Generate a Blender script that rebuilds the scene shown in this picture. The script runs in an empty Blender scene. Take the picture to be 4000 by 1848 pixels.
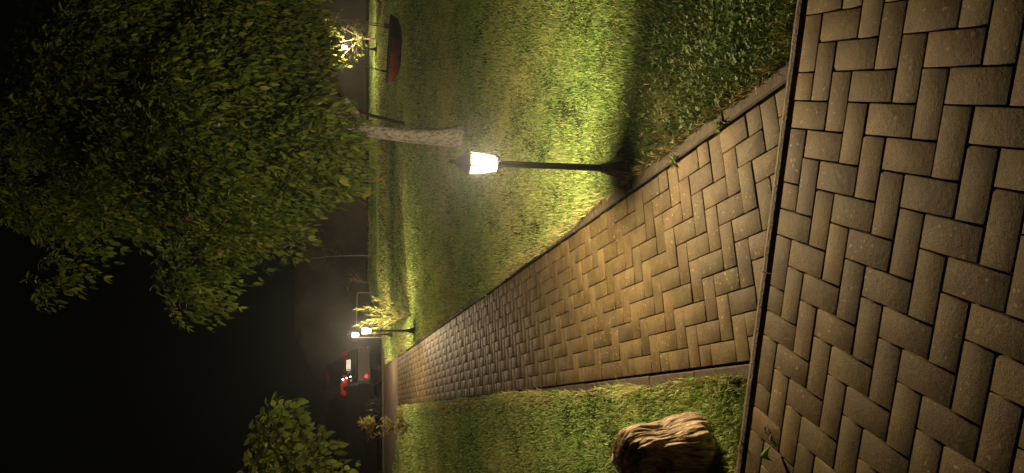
import bpy, bmesh, math, random
import numpy as np
from mathutils import Vector, Matrix

# ------------------------------------------------------------------ camera, world, exposure
sc = bpy.context.scene
COL = sc.collection
R = math.radians
rng = np.random.default_rng(7)
random.seed(7)

CAM_H = 1.6078
cam_d = bpy.data.cameras.new("camera")
cam = bpy.data.objects.new("camera", cam_d)
COL.objects.link(cam)
cam_d.sensor_fit = 'HORIZONTAL'
cam_d.sensor_width = 36.0
cam_d.lens = 36.0 * 2770 / 4000
cam_d.clip_start = 0.05
cam_d.clip_end = 600
# the phone was held upright and the picture saved lying on its side: image right = down, image up = right
_pit, _rol = R(12.05), R(1.04)
_R = Vector((1, 0, 0)); _D = Vector((0, -math.sin(_pit), -math.cos(_pit))); _F = Vector((0, math.cos(_pit), -math.sin(_pit)))
_right = math.cos(_rol) * _R - math.sin(_rol) * _D
_down = math.sin(_rol) * _R + math.cos(_rol) * _D
cam.matrix_world = Matrix((
    (_down.x, _right.x, -_F.x, 0),
    (_down.y, _right.y, -_F.y, 0),
    (_down.z, _right.z, -_F.z, CAM_H),
    (0, 0, 0, 1)))
sc.camera = cam

w = bpy.data.worlds.new("World"); sc.world = w; w.use_nodes = True
w.node_tree.nodes['Background'].inputs['Color'].default_value = (0.9, 1.0, 0.8, 1)
w.node_tree.nodes['Background'].inputs['Strength'].default_value = 0.0008   # night sky

sc.view_settings.view_transform = 'Standard'
sc.view_settings.look = 'None'
sc.view_settings.exposure = 0.0
sc.view_settings.gamma = 1.0
sc.render.engine = 'CYCLES'
sc.cycles.use_denoising = True
sc.cycles.max_bounces = 6
sc.cycles.transparent_max_bounces = 12
sc.cycles.sample_clamp_indirect = 2.0
sc.cycles.caustics_reflective = False
sc.cycles.caustics_refractive = False

LAMP_W = 350.0
HAZE = 0.0012
LAMP_COL = (1.0, 0.77, 0.48)

# ------------------------------------------------------------------ geometry of the place
U_ = 0.104                      # one paver width with its joint
PN = Vector((-0.01496643, -0.06055018, 0.99805295)); PD = 17.21 * U_
def plane_z(x, y):              # the gently rising garden plane
    return CAM_H - (PD + PN.x * x + PN.y * y) / PN.z
PO = Vector((-0.16117944, 3.04455128, 0)); PO.z = plane_z(PO.x, PO.y)
PT = Vector((-0.24186, 0.96874, 0.05515)); PT.normalize()        # along the path, away
PW = Vector((0.97019, 0.24057, 0.02914)); PW.normalize()         # across the path, to the right
def path_pt(t, wv, dz=0.0):
    p = PO + PT * t + PW * wv
    return Vector((p.x, p.y, p.z + dz))
CA = Vector((-0.19645957, -0.98051193, 0)); CB = Vector((-0.98051193, 0.19645957, 0)); CO = Vector((0.57928, 2.09768, 0))
KERB_A0, KERB_A1 = -3.56 * U_, -3.10 * U_      # kerb between courtyard and garden, in courtyard grid
def court_a(x, y): return (x - CO.x) * CA.x + (y - CO.y) * CA.y
def kerb_t(wv, a=KERB_A0 - 0.012):             # path coordinate where the kerb line is met
    # solve court_a(PO + PT t + PW w) = a
    c0 = court_a(PO.x + PW.x * wv, PO.y + PW.y * wv)
    return (a - c0) / (PT.x * CA.x + PT.y * CA.y)
PATH_L, PATH_R = -0.412, 0.632
PATH_END = 13.45

def fbm(x, y, seed=0, f=1.0, octv=4):
    r = np.random.default_rng(seed); out = 0; amp = 1
    for k in range(octv):
        for j in range(3):
            a, p = r.uniform(0, 2 * np.pi), r.uniform(0, 6.28)
            ff = f * (1.9 ** k) * r.uniform(.7, 1.3)
            out = out + amp * np.sin((x * np.cos(a) + y * np.sin(a)) * ff + p) / 3
        amp *= .55
    return out
def ss(a, b, x):
    t = np.clip((x - a) / (b - a), 0, 1); return t * t * (3 - 2 * t)
def lawn_bump(x, y):
    far = np.clip((y - 3.5) / 6, 0, 1)
    bank = .14 * ss(17.8, 19.2, y) * ss(-2.6, -1.0, x)
    return 0.006 * fbm(x, y, 3, 5.0) + far * (0.05 * fbm(x * .35, y, 5, 1.25, 3) + .016 * fbm(x, y, 9, 3, 3)) + bank
def lawn_z(x, y):
    return plane_z(x, y) + lawn_bump(x, y)

# ------------------------------------------------------------------ helpers
def link(o, parent=None):
    COL.objects.link(o)
    if parent is not None: o.parent = parent
    return o
def empty(name, loc, rot=(0, 0, 0), label=None, cat=None, group=None):
    o = bpy.data.objects.new(name, None); link(o)
    o.empty_display_size = .1
    o.location = loc; o.rotation_euler = rot
    tag(o, label, cat, group); return o
def tag(o, label=None, cat=None, group=None, kind=None):
    if label: o['label'] = label
    if cat: o['category'] = cat
    if group: o['group'] = group
    if kind: o['kind'] = kind
    return o
def npmesh(name, V, polys, mat, parent=None, col=None, smooth=False):
    me = bpy.data.meshes.new(name)
    V = np.asarray(V, np.float32).reshape(-1, 3)
    polys = [np.asarray(p, np.int32) for p in polys if len(p)]
    loops = np.concatenate([p.ravel() for p in polys])
    sizes = np.concatenate([np.full(len(p), p.shape[1], np.int32) for p in polys])
    starts = np.concatenate([[0], np.cumsum(sizes)[:-1]]).astype(np.int32)
    me.vertices.add(len(V)); me.vertices.foreach_set('co', V.ravel())
    me.loops.add(len(loops)); me.loops.foreach_set('vertex_index', loops)
    me.polygons.add(len(sizes)); me.polygons.foreach_set('loop_start', starts); me.polygons.foreach_set('loop_total', sizes)
    if smooth: me.polygons.foreach_set('use_smooth', np.ones(len(sizes), bool))
    if col is not None:
        at = me.color_attributes.new('tint', 'FLOAT_COLOR', 'POINT')
        c = np.ones((len(V), 4), np.float32); c[:, :3] = col
        at.data.foreach_set('color', c.ravel())
    me.update(calc_edges=True); me.validate()
    me.materials.append(mat)
    o = bpy.data.objects.new(name, me)
    return link(o, parent)
def bmobj(name, bm, mat, parent=None, smooth=False, recalc=True):
    if recalc: bmesh.ops.recalc_face_normals(bm, faces=bm.faces[:])
    me = bpy.data.meshes.new(name); bm.to_mesh(me); bm.free()
    if smooth:
        for p in me.polygons: p.use_smooth = True
    me.materials.append(mat)
    return link(bpy.data.objects.new(name, me), parent)
def add_box(bm, c, s, rot=None):
    m = Matrix.Translation(c) @ (rot.to_4x4() if rot is not None else Matrix.Identity(4)) @ Matrix.Diagonal((s[0], s[1], s[2], 1))
    return bmesh.ops.create_cube(bm, size=1.0, matrix=m)['verts']
def add_rings(bm, rings, cap=True):
    rv = [[bm.verts.new(p) for p in r] for r in rings]
    n = len(rv[0])
    for a, b in zip(rv[:-1], rv[1:]):
        for i in range(n):
            bm.faces.new((a[i], a[(i + 1) % n], b[(i + 1) % n], b[i]))
    if cap:
        bm.faces.new(rv[0][::-1]); bm.faces.new(rv[-1])
def add_lathe(bm, prof, n=16, ph=0.0, c=(0, 0)):
    add_rings(bm, [[(c[0] + r * math.cos(ph + 2 * math.pi * k / n), c[1] + r * math.sin(ph + 2 * math.pi * k / n), z) for k in range(n)] for r, z in prof])
def tube_rings(pts, radii, n=8):
    pts = [Vector(p) for p in pts]; rings = []
    up = Vector((0.13, 0.21, 0.97))
    for i, p in enumerate(pts):
        d = (pts[min(i + 1, len(pts) - 1)] - pts[max(i - 1, 0)])
        if d.length < 1e-6: d = Vector((0, 0, 1))
        d.normalize()
        a = d.cross(up)
        if a.length < .1: a = d.cross(Vector((1, 0, 0)))
        a.normalize(); b = d.cross(a)
        rings.append([p + (a * math.cos(2 * math.pi * k / n) + b * math.sin(2 * math.pi * k / n)) * radii[i] for k in range(n)])
    return rings
def add_tube(bm, pts, r, n=8):
    if not hasattr(r, '__len__'): r = [r] * len(pts)
    add_rings(bm, tube_rings(pts, r, n))
def bez(p0, p1, p2, n=8):
    p0, p1, p2 = Vector(p0), Vector(p1), Vector(p2)
    return [(1 - t) ** 2 * p0 + 2 * t * (1 - t) * p1 + t * t * p2 for t in [i / (n - 1) for i in range(n)]]

# ------------------------------------------------------------------ materials
def new_mat(name):
    m = bpy.data.materials.new(name); m.use_nodes = True
    nt = m.node_tree
    return m, nt, nt.nodes['Principled BSDF']
def nd(nt, t, **kw):
    n = nt.nodes.new(t)
    for k, v in kw.items(): setattr(n, k, v)
    return n
def plain(name, col, rough=.6, metal=0.0, bump=0.0, bscale=60, var=0.0, vscale=8):
    m, nt, b = new_mat(name)
    b.inputs['Base Color'].default_value = (*col, 1); b.inputs['Roughness'].default_value = rough; b.inputs['Metallic'].default_value = metal
    tc = nd(nt, 'ShaderNodeTexCoord')
    if var:
        n = nd(nt, 'ShaderNodeTexNoise'); n.inputs['Scale'].default_value = vscale; n.inputs['Detail'].default_value = 6
        r = nd(nt, 'ShaderNodeValToRGB')
        r.color_ramp.elements[0].position = .3; r.color_ramp.elements[1].position = .7
        r.color_ramp.elements[0].color = (*[c * (1 - var) for c in col], 1); r.color_ramp.elements[1].color = (*[min(1, c * (1 + var)) for c in col], 1)
        nt.links.new(tc.outputs['Object'], n.inputs['Vector']); nt.links.new(n.outputs['Fac'], r.inputs['Fac']); nt.links.new(r.outputs['Color'], b.inputs['Base Color'])
    if bump:
        n = nd(nt, 'ShaderNodeTexNoise'); n.inputs['Scale'].default_value = bscale; n.inputs['Detail'].default_value = 5
        bp = nd(nt, 'ShaderNodeBump'); bp.inputs['Strength'].default_value = bump; bp.inputs['Distance'].default_value = .01
        nt.links.new(tc.outputs['Object'], n.inputs['Vector']); nt.links.new(n.outputs['Fac'], bp.inputs['Height']); nt.links.new(bp.outputs['Normal'], b.inputs['Normal'])
    return m
def ramp(nt, stops):
    r = nd(nt, 'ShaderNodeValToRGB'); e = r.color_ramp.elements
    while len(e) > 1: e.remove(e[-1])
    e[0].position = stops[0][0]; e[0].color = (*stops[0][1], 1)
    for p, c in stops[1:]:
        x = e.new(p); x.color = (*c, 1)
    return r
def mix(nt, a, b, fac, mode='MIX'):
    n = nd(nt, 'ShaderNodeMix', data_type='RGBA', blend_type=mode)
    for s, v in ((n.inputs['Factor'], fac), (n.inputs['A'], a), (n.inputs['B'], b)):
        if hasattr(v, 'node'): nt.links.new(v, s)
        elif hasattr(v, '__len__'): s.default_value = (*v, 1)
        else: s.default_value = v
    return n.outputs['Result']
def noise(nt, vec, scale, detail=5, rough=.55, dist=0.0):
    n = nd(nt, 'ShaderNodeTexNoise'); n.inputs['Scale'].default_value = scale; n.inputs['Detail'].default_value = detail
    n.inputs['Roughness'].default_value = rough; n.inputs['Distortion'].default_value = dist
    nt.links.new(vec, n.inputs['Vector']); return n.outputs['Fac']

def paver_mat():
    m, nt, b = new_mat('concrete_paver')
    L = nt.links
    tc = nd(nt, 'ShaderNodeTexCoord').outputs['Object']
    tint = nd(nt, 'ShaderNodeAttribute', attribute_name='tint').outputs['Color']
    big = noise(nt, tc, 7, 6, .6)
    base = ramp(nt, [(.28, (.062, .044, .016)), (.5, (.102, .075, .029)), (.74, (.15, .114, .05))])
    L.new(big, base.inputs['Fac'])
    fine = noise(nt, tc, 190, 5, .8)
    fr = ramp(nt, [(.32, (.42, .4, .38)), (.48, (.95, .95, .95)), (.68, (1.6, 1.55, 1.45))]); L.new(fine, fr.inputs['Fac'])
    c = mix(nt, base.outputs['Color'], fr.outputs['Color'], 1.0, 'MULTIPLY')
    c = mix(nt, c, tint, 1.0, 'MULTIPLY')
    # pale lichen flecks and aggregate
    v = nd(nt, 'ShaderNodeTexVoronoi', feature='F1'); v.inputs['Scale'].default_value = 50; v.inputs['Randomness'].default_value = 1
    nv = nd(nt, 'ShaderNodeVectorMath', operation='ADD')
    wn = nd(nt, 'ShaderNodeTexNoise'); wn.inputs['Scale'].default_value = 45; L.new(tc, wn.inputs['Vector'])
    sv = nd(nt, 'ShaderNodeVectorMath', operation='SCALE'); sv.inputs['Scale'].default_value = .02; L.new(wn.outputs['Color'], sv.inputs[0])
    L.new(tc, nv.inputs[0]); L.new(sv.outputs[0], nv.inputs[1]); L.new(nv.outputs[0], v.inputs['Vector'])
    thr = nd(nt, 'ShaderNodeSeparateColor'); L.new(v.outputs['Color'], thr.inputs[0])
    sz = nd(nt, 'ShaderNodeMapRange'); sz.inputs['From Min'].default_value = .45; sz.inputs['From Max'].default_value = 1.0
    sz.inputs['To Min'].default_value = -.02; sz.inputs['To Max'].default_value = .36; L.new(thr.outputs[0], sz.inputs['Value'])
    lt = nd(nt, 'ShaderNodeMath', operation='LESS_THAN'); L.new(v.outputs['Distance'], lt.inputs[0]); L.new(sz.outputs[0], lt.inputs[1])
    patch = noise(nt, tc, 2.3, 3); pr = ramp(nt, [(.46, (0.08, 0.08, 0.08)), (.62, (1, 1, 1))]); L.new(patch, pr.inputs['Fac'])
    mm = nd(nt, 'ShaderNodeMath', operation='MULTIPLY'); L.new(lt.outputs[0], mm.inputs[0]); L.new(pr.outputs['Color'], mm.inputs[1])
    mm2 = nd(nt, 'ShaderNodeMath', operation='MULTIPLY'); L.new(mm.outputs[0], mm2.inputs[0]); mm2.inputs[1].default_value = .62
    c = mix(nt, c, (.36, .29, .16), mm2.outputs[0])
    # small dark pits
    v2 = nd(nt, 'ShaderNodeTexVoronoi', feature='F1'); v2.inputs['Scale'].default_value = 17; L.new(nv.outputs[0], v2.inputs['Vector'])
    t2 = nd(nt, 'ShaderNodeSeparateColor'); L.new(v2.outputs['Color'], t2.inputs[0])
    s2 = nd(nt, 'ShaderNodeMapRange'); s2.inputs['From Min'].default_value = .5; s2.inputs['To Min'].default_value = -.02; s2.inputs['To Max'].default_value = .075; L.new(t2.outputs[1], s2.inputs['Value'])
    l2 = nd(nt, 'ShaderNodeMath', operation='LESS_THAN'); L.new(v2.outputs['Distance'], l2.inputs[0]); L.new(s2.outputs[0], l2.inputs[1])
    c = mix(nt, c, (.02, .015, .01), l2.outputs[0])
    L.new(c, b.inputs['Base Color'])
    b.inputs['Roughness'].default_value = .68
    b.inputs['Specular IOR Level'].default_value = .25
    h = noise(nt, tc, 210, 4, .75)
    h2 = noise(nt, tc, 50, 4, .6)
    ad = nd(nt, 'ShaderNodeMath', operation='MULTIPLY_ADD'); L.new(h2, ad.inputs[0]); ad.inputs[1].default_value = 1.2; L.new(h, ad.inputs[2])
    sb = nd(nt, 'ShaderNodeMath', operation='SUBTRACT'); L.new(ad.outputs[0], sb.inputs[0]); L.new(l2.outputs[0], sb.inputs[1])
    bp = nd(nt, 'ShaderNodeBump'); bp.inputs['Strength'].default_value = .9; bp.inputs['Distance'].default_value = .0024
    L.new(sb.outputs[0], bp.inputs['Height']); L.new(bp.outputs['Normal'], b.inputs['Normal'])
    return m
def foliage_mat(name, gloss=.25, trans=.3, rough=.45):
    m, nt, b = new_mat(name)
    L = nt.links
    tint = nd(nt, 'ShaderNodeAttribute', attribute_name='tint').outputs['Color']
    L.new(tint, b.inputs['Base Color']); b.inputs['Roughness'].default_value = rough
    b.inputs['Specular IOR Level'].default_value = gloss
    tr = nd(nt, 'ShaderNodeBsdfTranslucent')
    L.new(mix(nt, tint, (1.25, 1.3, .7), 1.0, 'MULTIPLY'), tr.inputs['Color'])
    ms = nd(nt, 'ShaderNodeMixShader'); ms.inputs[0].default_value = trans
    L.new(b.outputs[0], ms.inputs[1]); L.new(tr.outputs[0], ms.inputs[2])
    L.new(ms.outputs[0], nt.nodes['Material Output'].inputs['Surface'])
    return m
def soil_mat():
    m, nt, b = new_mat('lawn_soil')
    L = nt.links; tc = nd(nt, 'ShaderNodeTexCoord').outputs['Object']
    r = ramp(nt, [(.3, (.03, .036, .012)), (.5, (.06, .07, .02)), (.72, (.12, .1, .04))]); L.new(noise(nt, tc, 1.6, 8, .7), r.inputs['Fac'])
    r2 = ramp(nt, [(.3, (.5, .5, .5)), (.7, (1.4, 1.4, 1.4))]); L.new(noise(nt, tc, 70, 5, .7), r2.inputs['Fac'])
    L.new(mix(nt, r.outputs['Color'], r2.outputs['Color'], 1, 'MULTIPLY'), b.inputs['Base Color'])
    b.inputs['Roughness'].default_value = 1; b.inputs['Specular IOR Level'].default_value = .1
    bp = nd(nt, 'ShaderNodeBump'); bp.inputs['Strength'].default_value = .8; bp.inputs['Distance'].default_value = .02
    L.new(noise(nt, tc, 90, 5, .7), bp.inputs['Height']); L.new(bp.outputs['Normal'], b.inputs['Normal'])
    return m
def bark_mat(name, dark, light, scale=18, contrast=(.42, .6), stretch=.45):
    m, nt, b = new_mat(name)
    L = nt.links; tc = nd(nt, 'ShaderNodeTexCoord').outputs['Object']
    mp = nd(nt, 'ShaderNodeMapping'); mp.inputs['Scale'].default_value = (1, 1, stretch); L.new(tc, mp.inputs['Vector'])
    r = ramp(nt, [(contrast[0], dark), (contrast[1], light)]); L.new(noise(nt, mp.outputs[0], scale, 7, .7, .6), r.inputs['Fac'])
    L.new(r.outputs['Color'], b.inputs['Base Color']); b.inputs['Roughness'].default_value = .9
    bp = nd(nt, 'ShaderNodeBump'); bp.inputs['Strength'].default_value = .7; bp.inputs['Distance'].default_value = .01
    L.new(noise(nt, mp.outputs[0], scale * 2.5, 6, .7), bp.inputs['Height']); L.new(bp.outputs['Normal'], b.inputs['Normal'])
    return m
def emit_mat(name, col, s, base=(.5, .5, .5), rough=.3):
    m, nt, b = new_mat(name)
    b.inputs['Base Color'].default_value = (*base, 1); b.inputs['Roughness'].default_value = rough
    b.inputs['Emission Color'].default_value = (*col, 1); b.inputs['Emission Strength'].default_value = s
    return m
def pane_mat(name, clear, glow):
    m, nt, b = new_mat(name)
    L = nt.links
    t = nd(nt, 'ShaderNodeBsdfTransparent'); t.inputs['Color'].default_value = (clear, clear * .97, clear * .92, 1)
    e = nd(nt, 'ShaderNodeEmission'); e.inputs['Color'].default_value = (1, .84, .58, 1)
    e.inputs['Strength'].default_value = glow
    a = nd(nt, 'ShaderNodeAddShader'); L.new(t.outputs[0], a.inputs[0]); L.new(e.outputs[0], a.inputs[1])
    L.new(a.outputs[0], nt.nodes['Material Output'].inputs['Surface'])
    return m

M = dict(
    paver=paver_mat(),
    sand=plain('joint_sand', (.022, .018, .013), 1, bump=.6, bscale=220, var=.5, vscale=40),
    edging=plain('edging_stone', (.062, .048, .028), .9, bump=.5, bscale=160, var=.35, vscale=22),
    kerb=plain('kerb_stone', (.11, .085, .05), .8, bump=.6, bscale=120, var=.4, vscale=14),
    soil=soil_mat(),
    asphalt=plain('asphalt', (.035, .032, .028), .9, bump=.6, bscale=150, var=.3, vscale=5),
    apron=plain('driveway_concrete', (.15, .112, .078), .9, bump=.3, bscale=60, var=.25, vscale=2.2),
    hill=plain('dry_bank', (.065, .058, .045), 1, bump=1.0, bscale=9, var=.45, vscale=1.1),
    grass=foliage_mat('grass_blade', .3, .12, .5),
    leaf=foliage_mat('leaf', .22, .28, .6),
    bark=bark_mat('pale_blotched_bark', (.3, .27, .23), (.9, .86, .8), 30, (.4, .54)),
    bark2=bark_mat('brown_bark', (.07, .05, .035), (.2, .15, .1), 30),
    blackmetal=plain('black_powder_coat', (.022, .02, .019), .42, .0, bump=.15, bscale=200),
    wood=plain('dark_pole_wood', (.035, .03, .028), .8, bump=.4, bscale=40),
    rope=plain('rope', (.3, .22, .15), .9, bump=.5, bscale=300),
    knot=plain('black_rope_sleeve', (.02, .02, .022), .7),
    steel=plain('thin_steel_rail', (.42, .36, .3), .32, .7),
    pane=pane_mat('clear_lit_pane', .92, 2.2),
    pane_dim=pane_mat('darkened_lit_pane', .13, 1.6),  # dark tint added to cut the lamp's light on one side
    bulb=pane_mat('lit_bulb', .97, 18),
)

# ------------------------------------------------------------------ ground, road, hill
def grid_mesh(name, xs, ys, zf, mat, kind='structure'):
    X, Y = np.meshgrid(xs, ys); Z = zf(X, Y)
    V = np.stack([X, Y, Z], -1).reshape(-1, 3); nx = len(xs)
    i = np.arange(len(ys) - 1)[:, None] * nx + np.arange(nx - 1)[None]
    F = np.stack([i, i + 1, i + nx + 1, i + nx], -1).reshape(-1, 4)
    o = npmesh(name, V, [F], mat, smooth=True)
    return tag(o, kind=kind)
def ss(a, b, x):
    t = np.clip((x - a) / (b - a), 0, 1); return t * t * (3 - 2 * t)
def base_z(x, y):
    p = plane_z(x, np.clip(y, -50, 24)) - .12
    p = np.where(y < 2.2, np.minimum(p, -.12), p)
    # falls away to the left beyond the driveway
    fall = ss(19.6, 20.6, y) * np.clip((-2.2 - x), 0, 12) * .02
    return p - fall
def hill_z(x, y):
    base = base_z(x, y)
    top = 2.62 + 0.05 * fbm(x, y * 0, 21, .5, 3) - ss(-3.0, -9.5, x) * 2.6 + ss(3, 14, x) * .7
    foot = 23.6 + .25 * fbm(x, y * 0, 4, .8, 3)
    prof = ss(0, 2.6, y - foot)
    rough = .05 * fbm(x, y, 8, 2.4, 4) * prof
    return base + prof * (top + 0.12) + rough
grid_mesh('ground', np.concatenate([np.linspace(-70, -22, 9), np.linspace(-20, 20, 81), np.linspace(22, 70, 9)]),
          np.concatenate([np.linspace(-30, 0, 7), np.linspace(1, 23, 45)]), base_z, M['asphalt'])
grid_mesh('hill', np.concatenate([np.linspace(-70, -32, 9), np.linspace(-30, 30, 241), np.linspace(32, 70, 9)]),
          np.concatenate([np.linspace(23, 28, 61), np.linspace(30, 90, 9)]), hill_z, M['hill'])

# driveway strip across the path's end
def strip(name, poly, zf, mat, thick=.12):
    bm = bmesh.new()
    top = [bm.verts.new((x, y, zf(x, y))) for x, y in poly]; bot = [bm.verts.new((x, y, zf(x, y) - thick)) for x, y in poly]
    n = len(poly)
    bm.faces.new(top); bm.faces.new(bot[::-1])
    for i in range(n): bm.faces.new((top[i], bot[i], bot[(i + 1) % n], top[(i + 1) % n]))
    return bmobj(name, bm, mat)
tag(strip('driveway', [(-16, 19.0), (-16, 15.4), (-4.0, 15.6), (-3.72, 16.02), (-2.84, 16.2), (-2.1, 17.0), (-1.6, 19.9), (-5.5, 19.35)], lambda x, y: plane_z(x, y) - .018, M['apron']), kind='structure')
tag(strip('kerb', [(-16, 19.12), (-16, 19.0), (-5.5, 19.36), (-2.6, 19.75), (-2.6, 19.87), (-5.5, 19.48)], lambda x, y: plane_z(x, y) + .03, M['kerb'], .3), kind='structure')

# ------------------------------------------------------------------ pavers
def clip(poly, nx, ny, d):      # keep nx*x+ny*y <= d
    out = []
    for i in range(len(poly)):
        p, q = poly[i], poly[(i + 1) % len(poly)]
        a, b = nx * p[0] + ny * p[1] - d, nx * q[0] + ny * q[1] - d
        if a <= 0: out.append(p)
        if a * b < 0:
            t = a / (a - b); out.append((p[0] + t * (q[0] - p[0]), p[1] + t * (q[1] - p[1])))
    return out
def inset(poly, c):
    n = len(poly); out = []
    for i in range(n):
        p0, p1, p2 = (np.array(poly[(i + k) % n], float) for k in (-1, 0, 1))
        d1 = p1 - p0; d1 /= np.linalg.norm(d1); d2 = p2 - p1; d2 /= np.linalg.norm(d2)
        n1 = np.array([-d1[1], d1[0]]); n2 = np.array([-d2[1], d2[0]])
        k = 1 + n1 @ n2
        out.append(tuple(p1 + (n1 + n2) * c / max(k, .25)))
    return out
def area(p):
    return .5 * sum(p[i][0] * p[(i + 1) % len(p)][1] - p[(i + 1) % len(p)][0] * p[i][1] for i in range(len(p)))
def herringbone(amin, amax, bmin, bmax, clips, gap):
    for i in range(-400, 400):
        for j in range(-200, 200):
            a, b = i - 2 * j, i + 2 * j
            if a < amin - 3 or a > amax + 3 or b < bmin - 3 or b > bmax + 3: continue
            for rect in (((a, b), (a + 2, b), (a + 2, b + 1), (a, b + 1)), ((a - 1, b), (a, b), (a, b + 2), (a - 1, b + 2))):
                p = list(rect)
                for c in clips:
                    p = clip(p, *c)
                    if len(p) < 3: break
                if len(p) < 3: continue
                # drop near-duplicate corners left by clipping
                q = [p[k] for k in range(len(p)) if abs(p[k][0] - p[k - 1][0]) + abs(p[k][1] - p[k - 1][1]) > .03]
                if len(q) < 3 or area(q) < .12: continue
                p = inset(q, gap)
                if area(p) < .05: continue
                yield p
def paving(name, bricks, to_world, ch, depth=.06, uneven=.0012, seed=1):
    r = np.random.default_rng(seed)
    V, F = [], {}; C = []
    for p in bricks:
        if r.uniform() < .08:        # a chipped corner
            k = r.integers(len(p)); q0, q1, q2 = np.array(p[k - 1]), np.array(p[k]), np.array(p[(k + 1) % len(p)])
            e1, e2 = q0 - q1, q2 - q1; l1, l2 = np.linalg.norm(e1), np.linalg.norm(e2)
            c1, c2 = r.uniform(.06, .12), r.uniform(.06, .12)
            if min(l1, l2) > .5: p = list(p[:k]) + [tuple(q1 + e1 / l1 * c1), tuple(q1 + e2 / l2 * c2)] + list(p[k + 1:])
        n = len(p); b0 = len(V)
        dz = r.normal(0, uneven); tx, ty = r.normal(0, .005, 2)
        cx = sum(q[0] for q in p) / n; cy = sum(q[1] for q in p) / n
        lv = r.normal(1, .11); t = np.array([lv * r.normal(1, .03), lv, lv * r.normal(1, .06)])
        pi = inset(p, ch * .45); pj = inset(p, ch)
        for ring, z in ((pj, 0), (pi, -ch * U_ * .38), (p, -ch * U_ * 1.1), (p, -depth)):
            for q in ring:
                V.append(to_world(q[0], q[1], z + dz + (tx * (q[0] - cx) + ty * (q[1] - cy)) * U_)); C.append(t)
        F.setdefault(n, []).append([b0 + k for k in range(n)])
        for l in range(3):
            for k in range(n):
                k2 = (k + 1) % n
                F.setdefault('q', []).append([b0 + l * n + k, b0 + (l + 1) * n + k, b0 + (l + 1) * n + k2, b0 + l * n + k2])
    polys = [np.array(v) for v in F.values()]
    o = npmesh(name, np.array(V), polys, M['paver'], col=np.array(C, np.float32))
    bm = bmesh.new(); bm.from_mesh(o.data); bmesh.ops.recalc_face_normals(bm, faces=bm.faces[:]); bm.to_mesh(o.data); bm.free()
    return tag(o, kind='structure')

def court_w(a, b, z): p = CO + CA * (a * U_) + CB * (b * U_); return (p.x, p.y, z)
paving('courtyard_paving', herringbone(-3, 40, -32, 34, [(-1, 0, 2.99), (1, 0, 36), (0, 1, 34), (0, -1, 32)], .025), court_w, .026, seed=2, uneven=.0009)
PN_ = PT.cross(PW); PN_ = PN_ if PN_.z > 0 else -PN_
def path_w(a, b, z):
    p = PO - PT * (a * U_) - PW * (b * U_) + PN_ * z; return (p.x, p.y, p.z)
# kerb line in path brick coordinates (a', b')
_k0 = kerb_t(0.0) / U_; _k1 = (kerb_t(U_) / U_)     # t at w=0 and w=1 unit ; a=-t, b=-w
_sl = _k1 - _k0                                     # t = k0 + sl*w  ->  keep t>=..: -a >= k0 - sl*b  -> a - sl*b <= -k0
paving('garden_path', herringbone(-PATH_END / U_, 8, -6, 4, [(0, 1, 3.98), (0, -1, 6.05), (1, -_sl, -_k0 - .05), (-1, 0, PATH_END / U_)], .022), path_w, .028, seed=5, uneven=.0013)

# sand beds
def slab(name, corners, mat, thick=.05):
    bm = bmesh.new()
    top = [bm.verts.new(c) for c in corners]; bot = [bm.verts.new((c[0], c[1], c[2] - thick)) for c in corners]
    n = len(top); bm.faces.new(top); bm.faces.new(bot[::-1])
    for i in range(n): bm.faces.new((top[i], bot[i], bot[(i + 1) % n], top[(i + 1) % n]))
    return bmobj(name, bm, mat)
tag(slab('courtyard_sand_bed', [court_w(-3.3, -33, -.02), court_w(37, -33, -.02), court_w(37, 35, -.02), court_w(-3.3, 35, -.02)], M['sand']), kind='structure')
tag(slab('path_sand_bed', [path_pt(kerb_t(-.5) + .03, -.5, -.03), path_pt(kerb_t(.72) + .03, .72, -.03), path_pt(PATH_END + .05, .72, -.03), path_pt(PATH_END + .05, -.5, -.03)], M['sand']), kind='structure')

# edging stones both sides of the path, one strip with joints, and the narrow kerb of the courtyard
def edging(name, w0, w1, lift):
    bm = bmesh.new(); t = None
    wm = (w0 + w1) / 2
    t = kerb_t(wm) + .02; r = random.Random(int(abs(w0) * 100))
    while t < PATH_END:
        l = .5
        e = min(t + l - .006, PATH_END); dz = lift + r.uniform(-.003, .003)
        a = [path_pt(t, w0, dz), path_pt(t, w1, dz), path_pt(e, w1, dz), path_pt(e, w0, dz)]
        rings = [[p + Vector((0, 0, -.1)) for p in a], [p + Vector((0, 0, -.007)) for p in a],
                 [path_pt(t + .006, w0 + .008, dz), path_pt(t + .006, w1 - .008, dz), path_pt(e - .006, w1 - .008, dz), path_pt(e - .006, w0 + .008, dz)]]
        add_rings(bm, rings); t += l
    return tag(bmobj(name, bm, M['edging']), kind='structure')
edging('path_edging', PATH_R + .012, PATH_R + .085, -.002)
edging('path_edging', PATH_L - .075, PATH_L - .012, -.004)
bm = bmesh.new()
_b = -2.6
rk = random.Random(3)
kb = []
for seg0, seg1 in ((-30, -8.6), (-8.55, 7.55), (7.6, 14.2), (14.25, 32)):
    pts = []
    for k in range(25):
        b = seg0 + (seg1 - seg0) * k / 24
        pts.append(b)
    rings = []
    for b in pts:
        ring = []
        j = .0012 * math.sin(b * 3.1) + rk.uniform(-.0006, .0006)
        for aa, zz in ((KERB_A0, -.1), (KERB_A0, .0), (KERB_A0 + .008, .01), (KERB_A0 + .024, .014), (KERB_A1 - .008, .01), (KERB_A1, .0), (KERB_A1, -.1)):
            p = CO + CA * (aa + j) + CB * (b * U_); ring.append((p.x, p.y, zz + j))
        rings.append(ring)
    add_rings(bm, rings)
tag(bmobj('courtyard_kerb', bm, M['kerb']), kind='structure')

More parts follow.
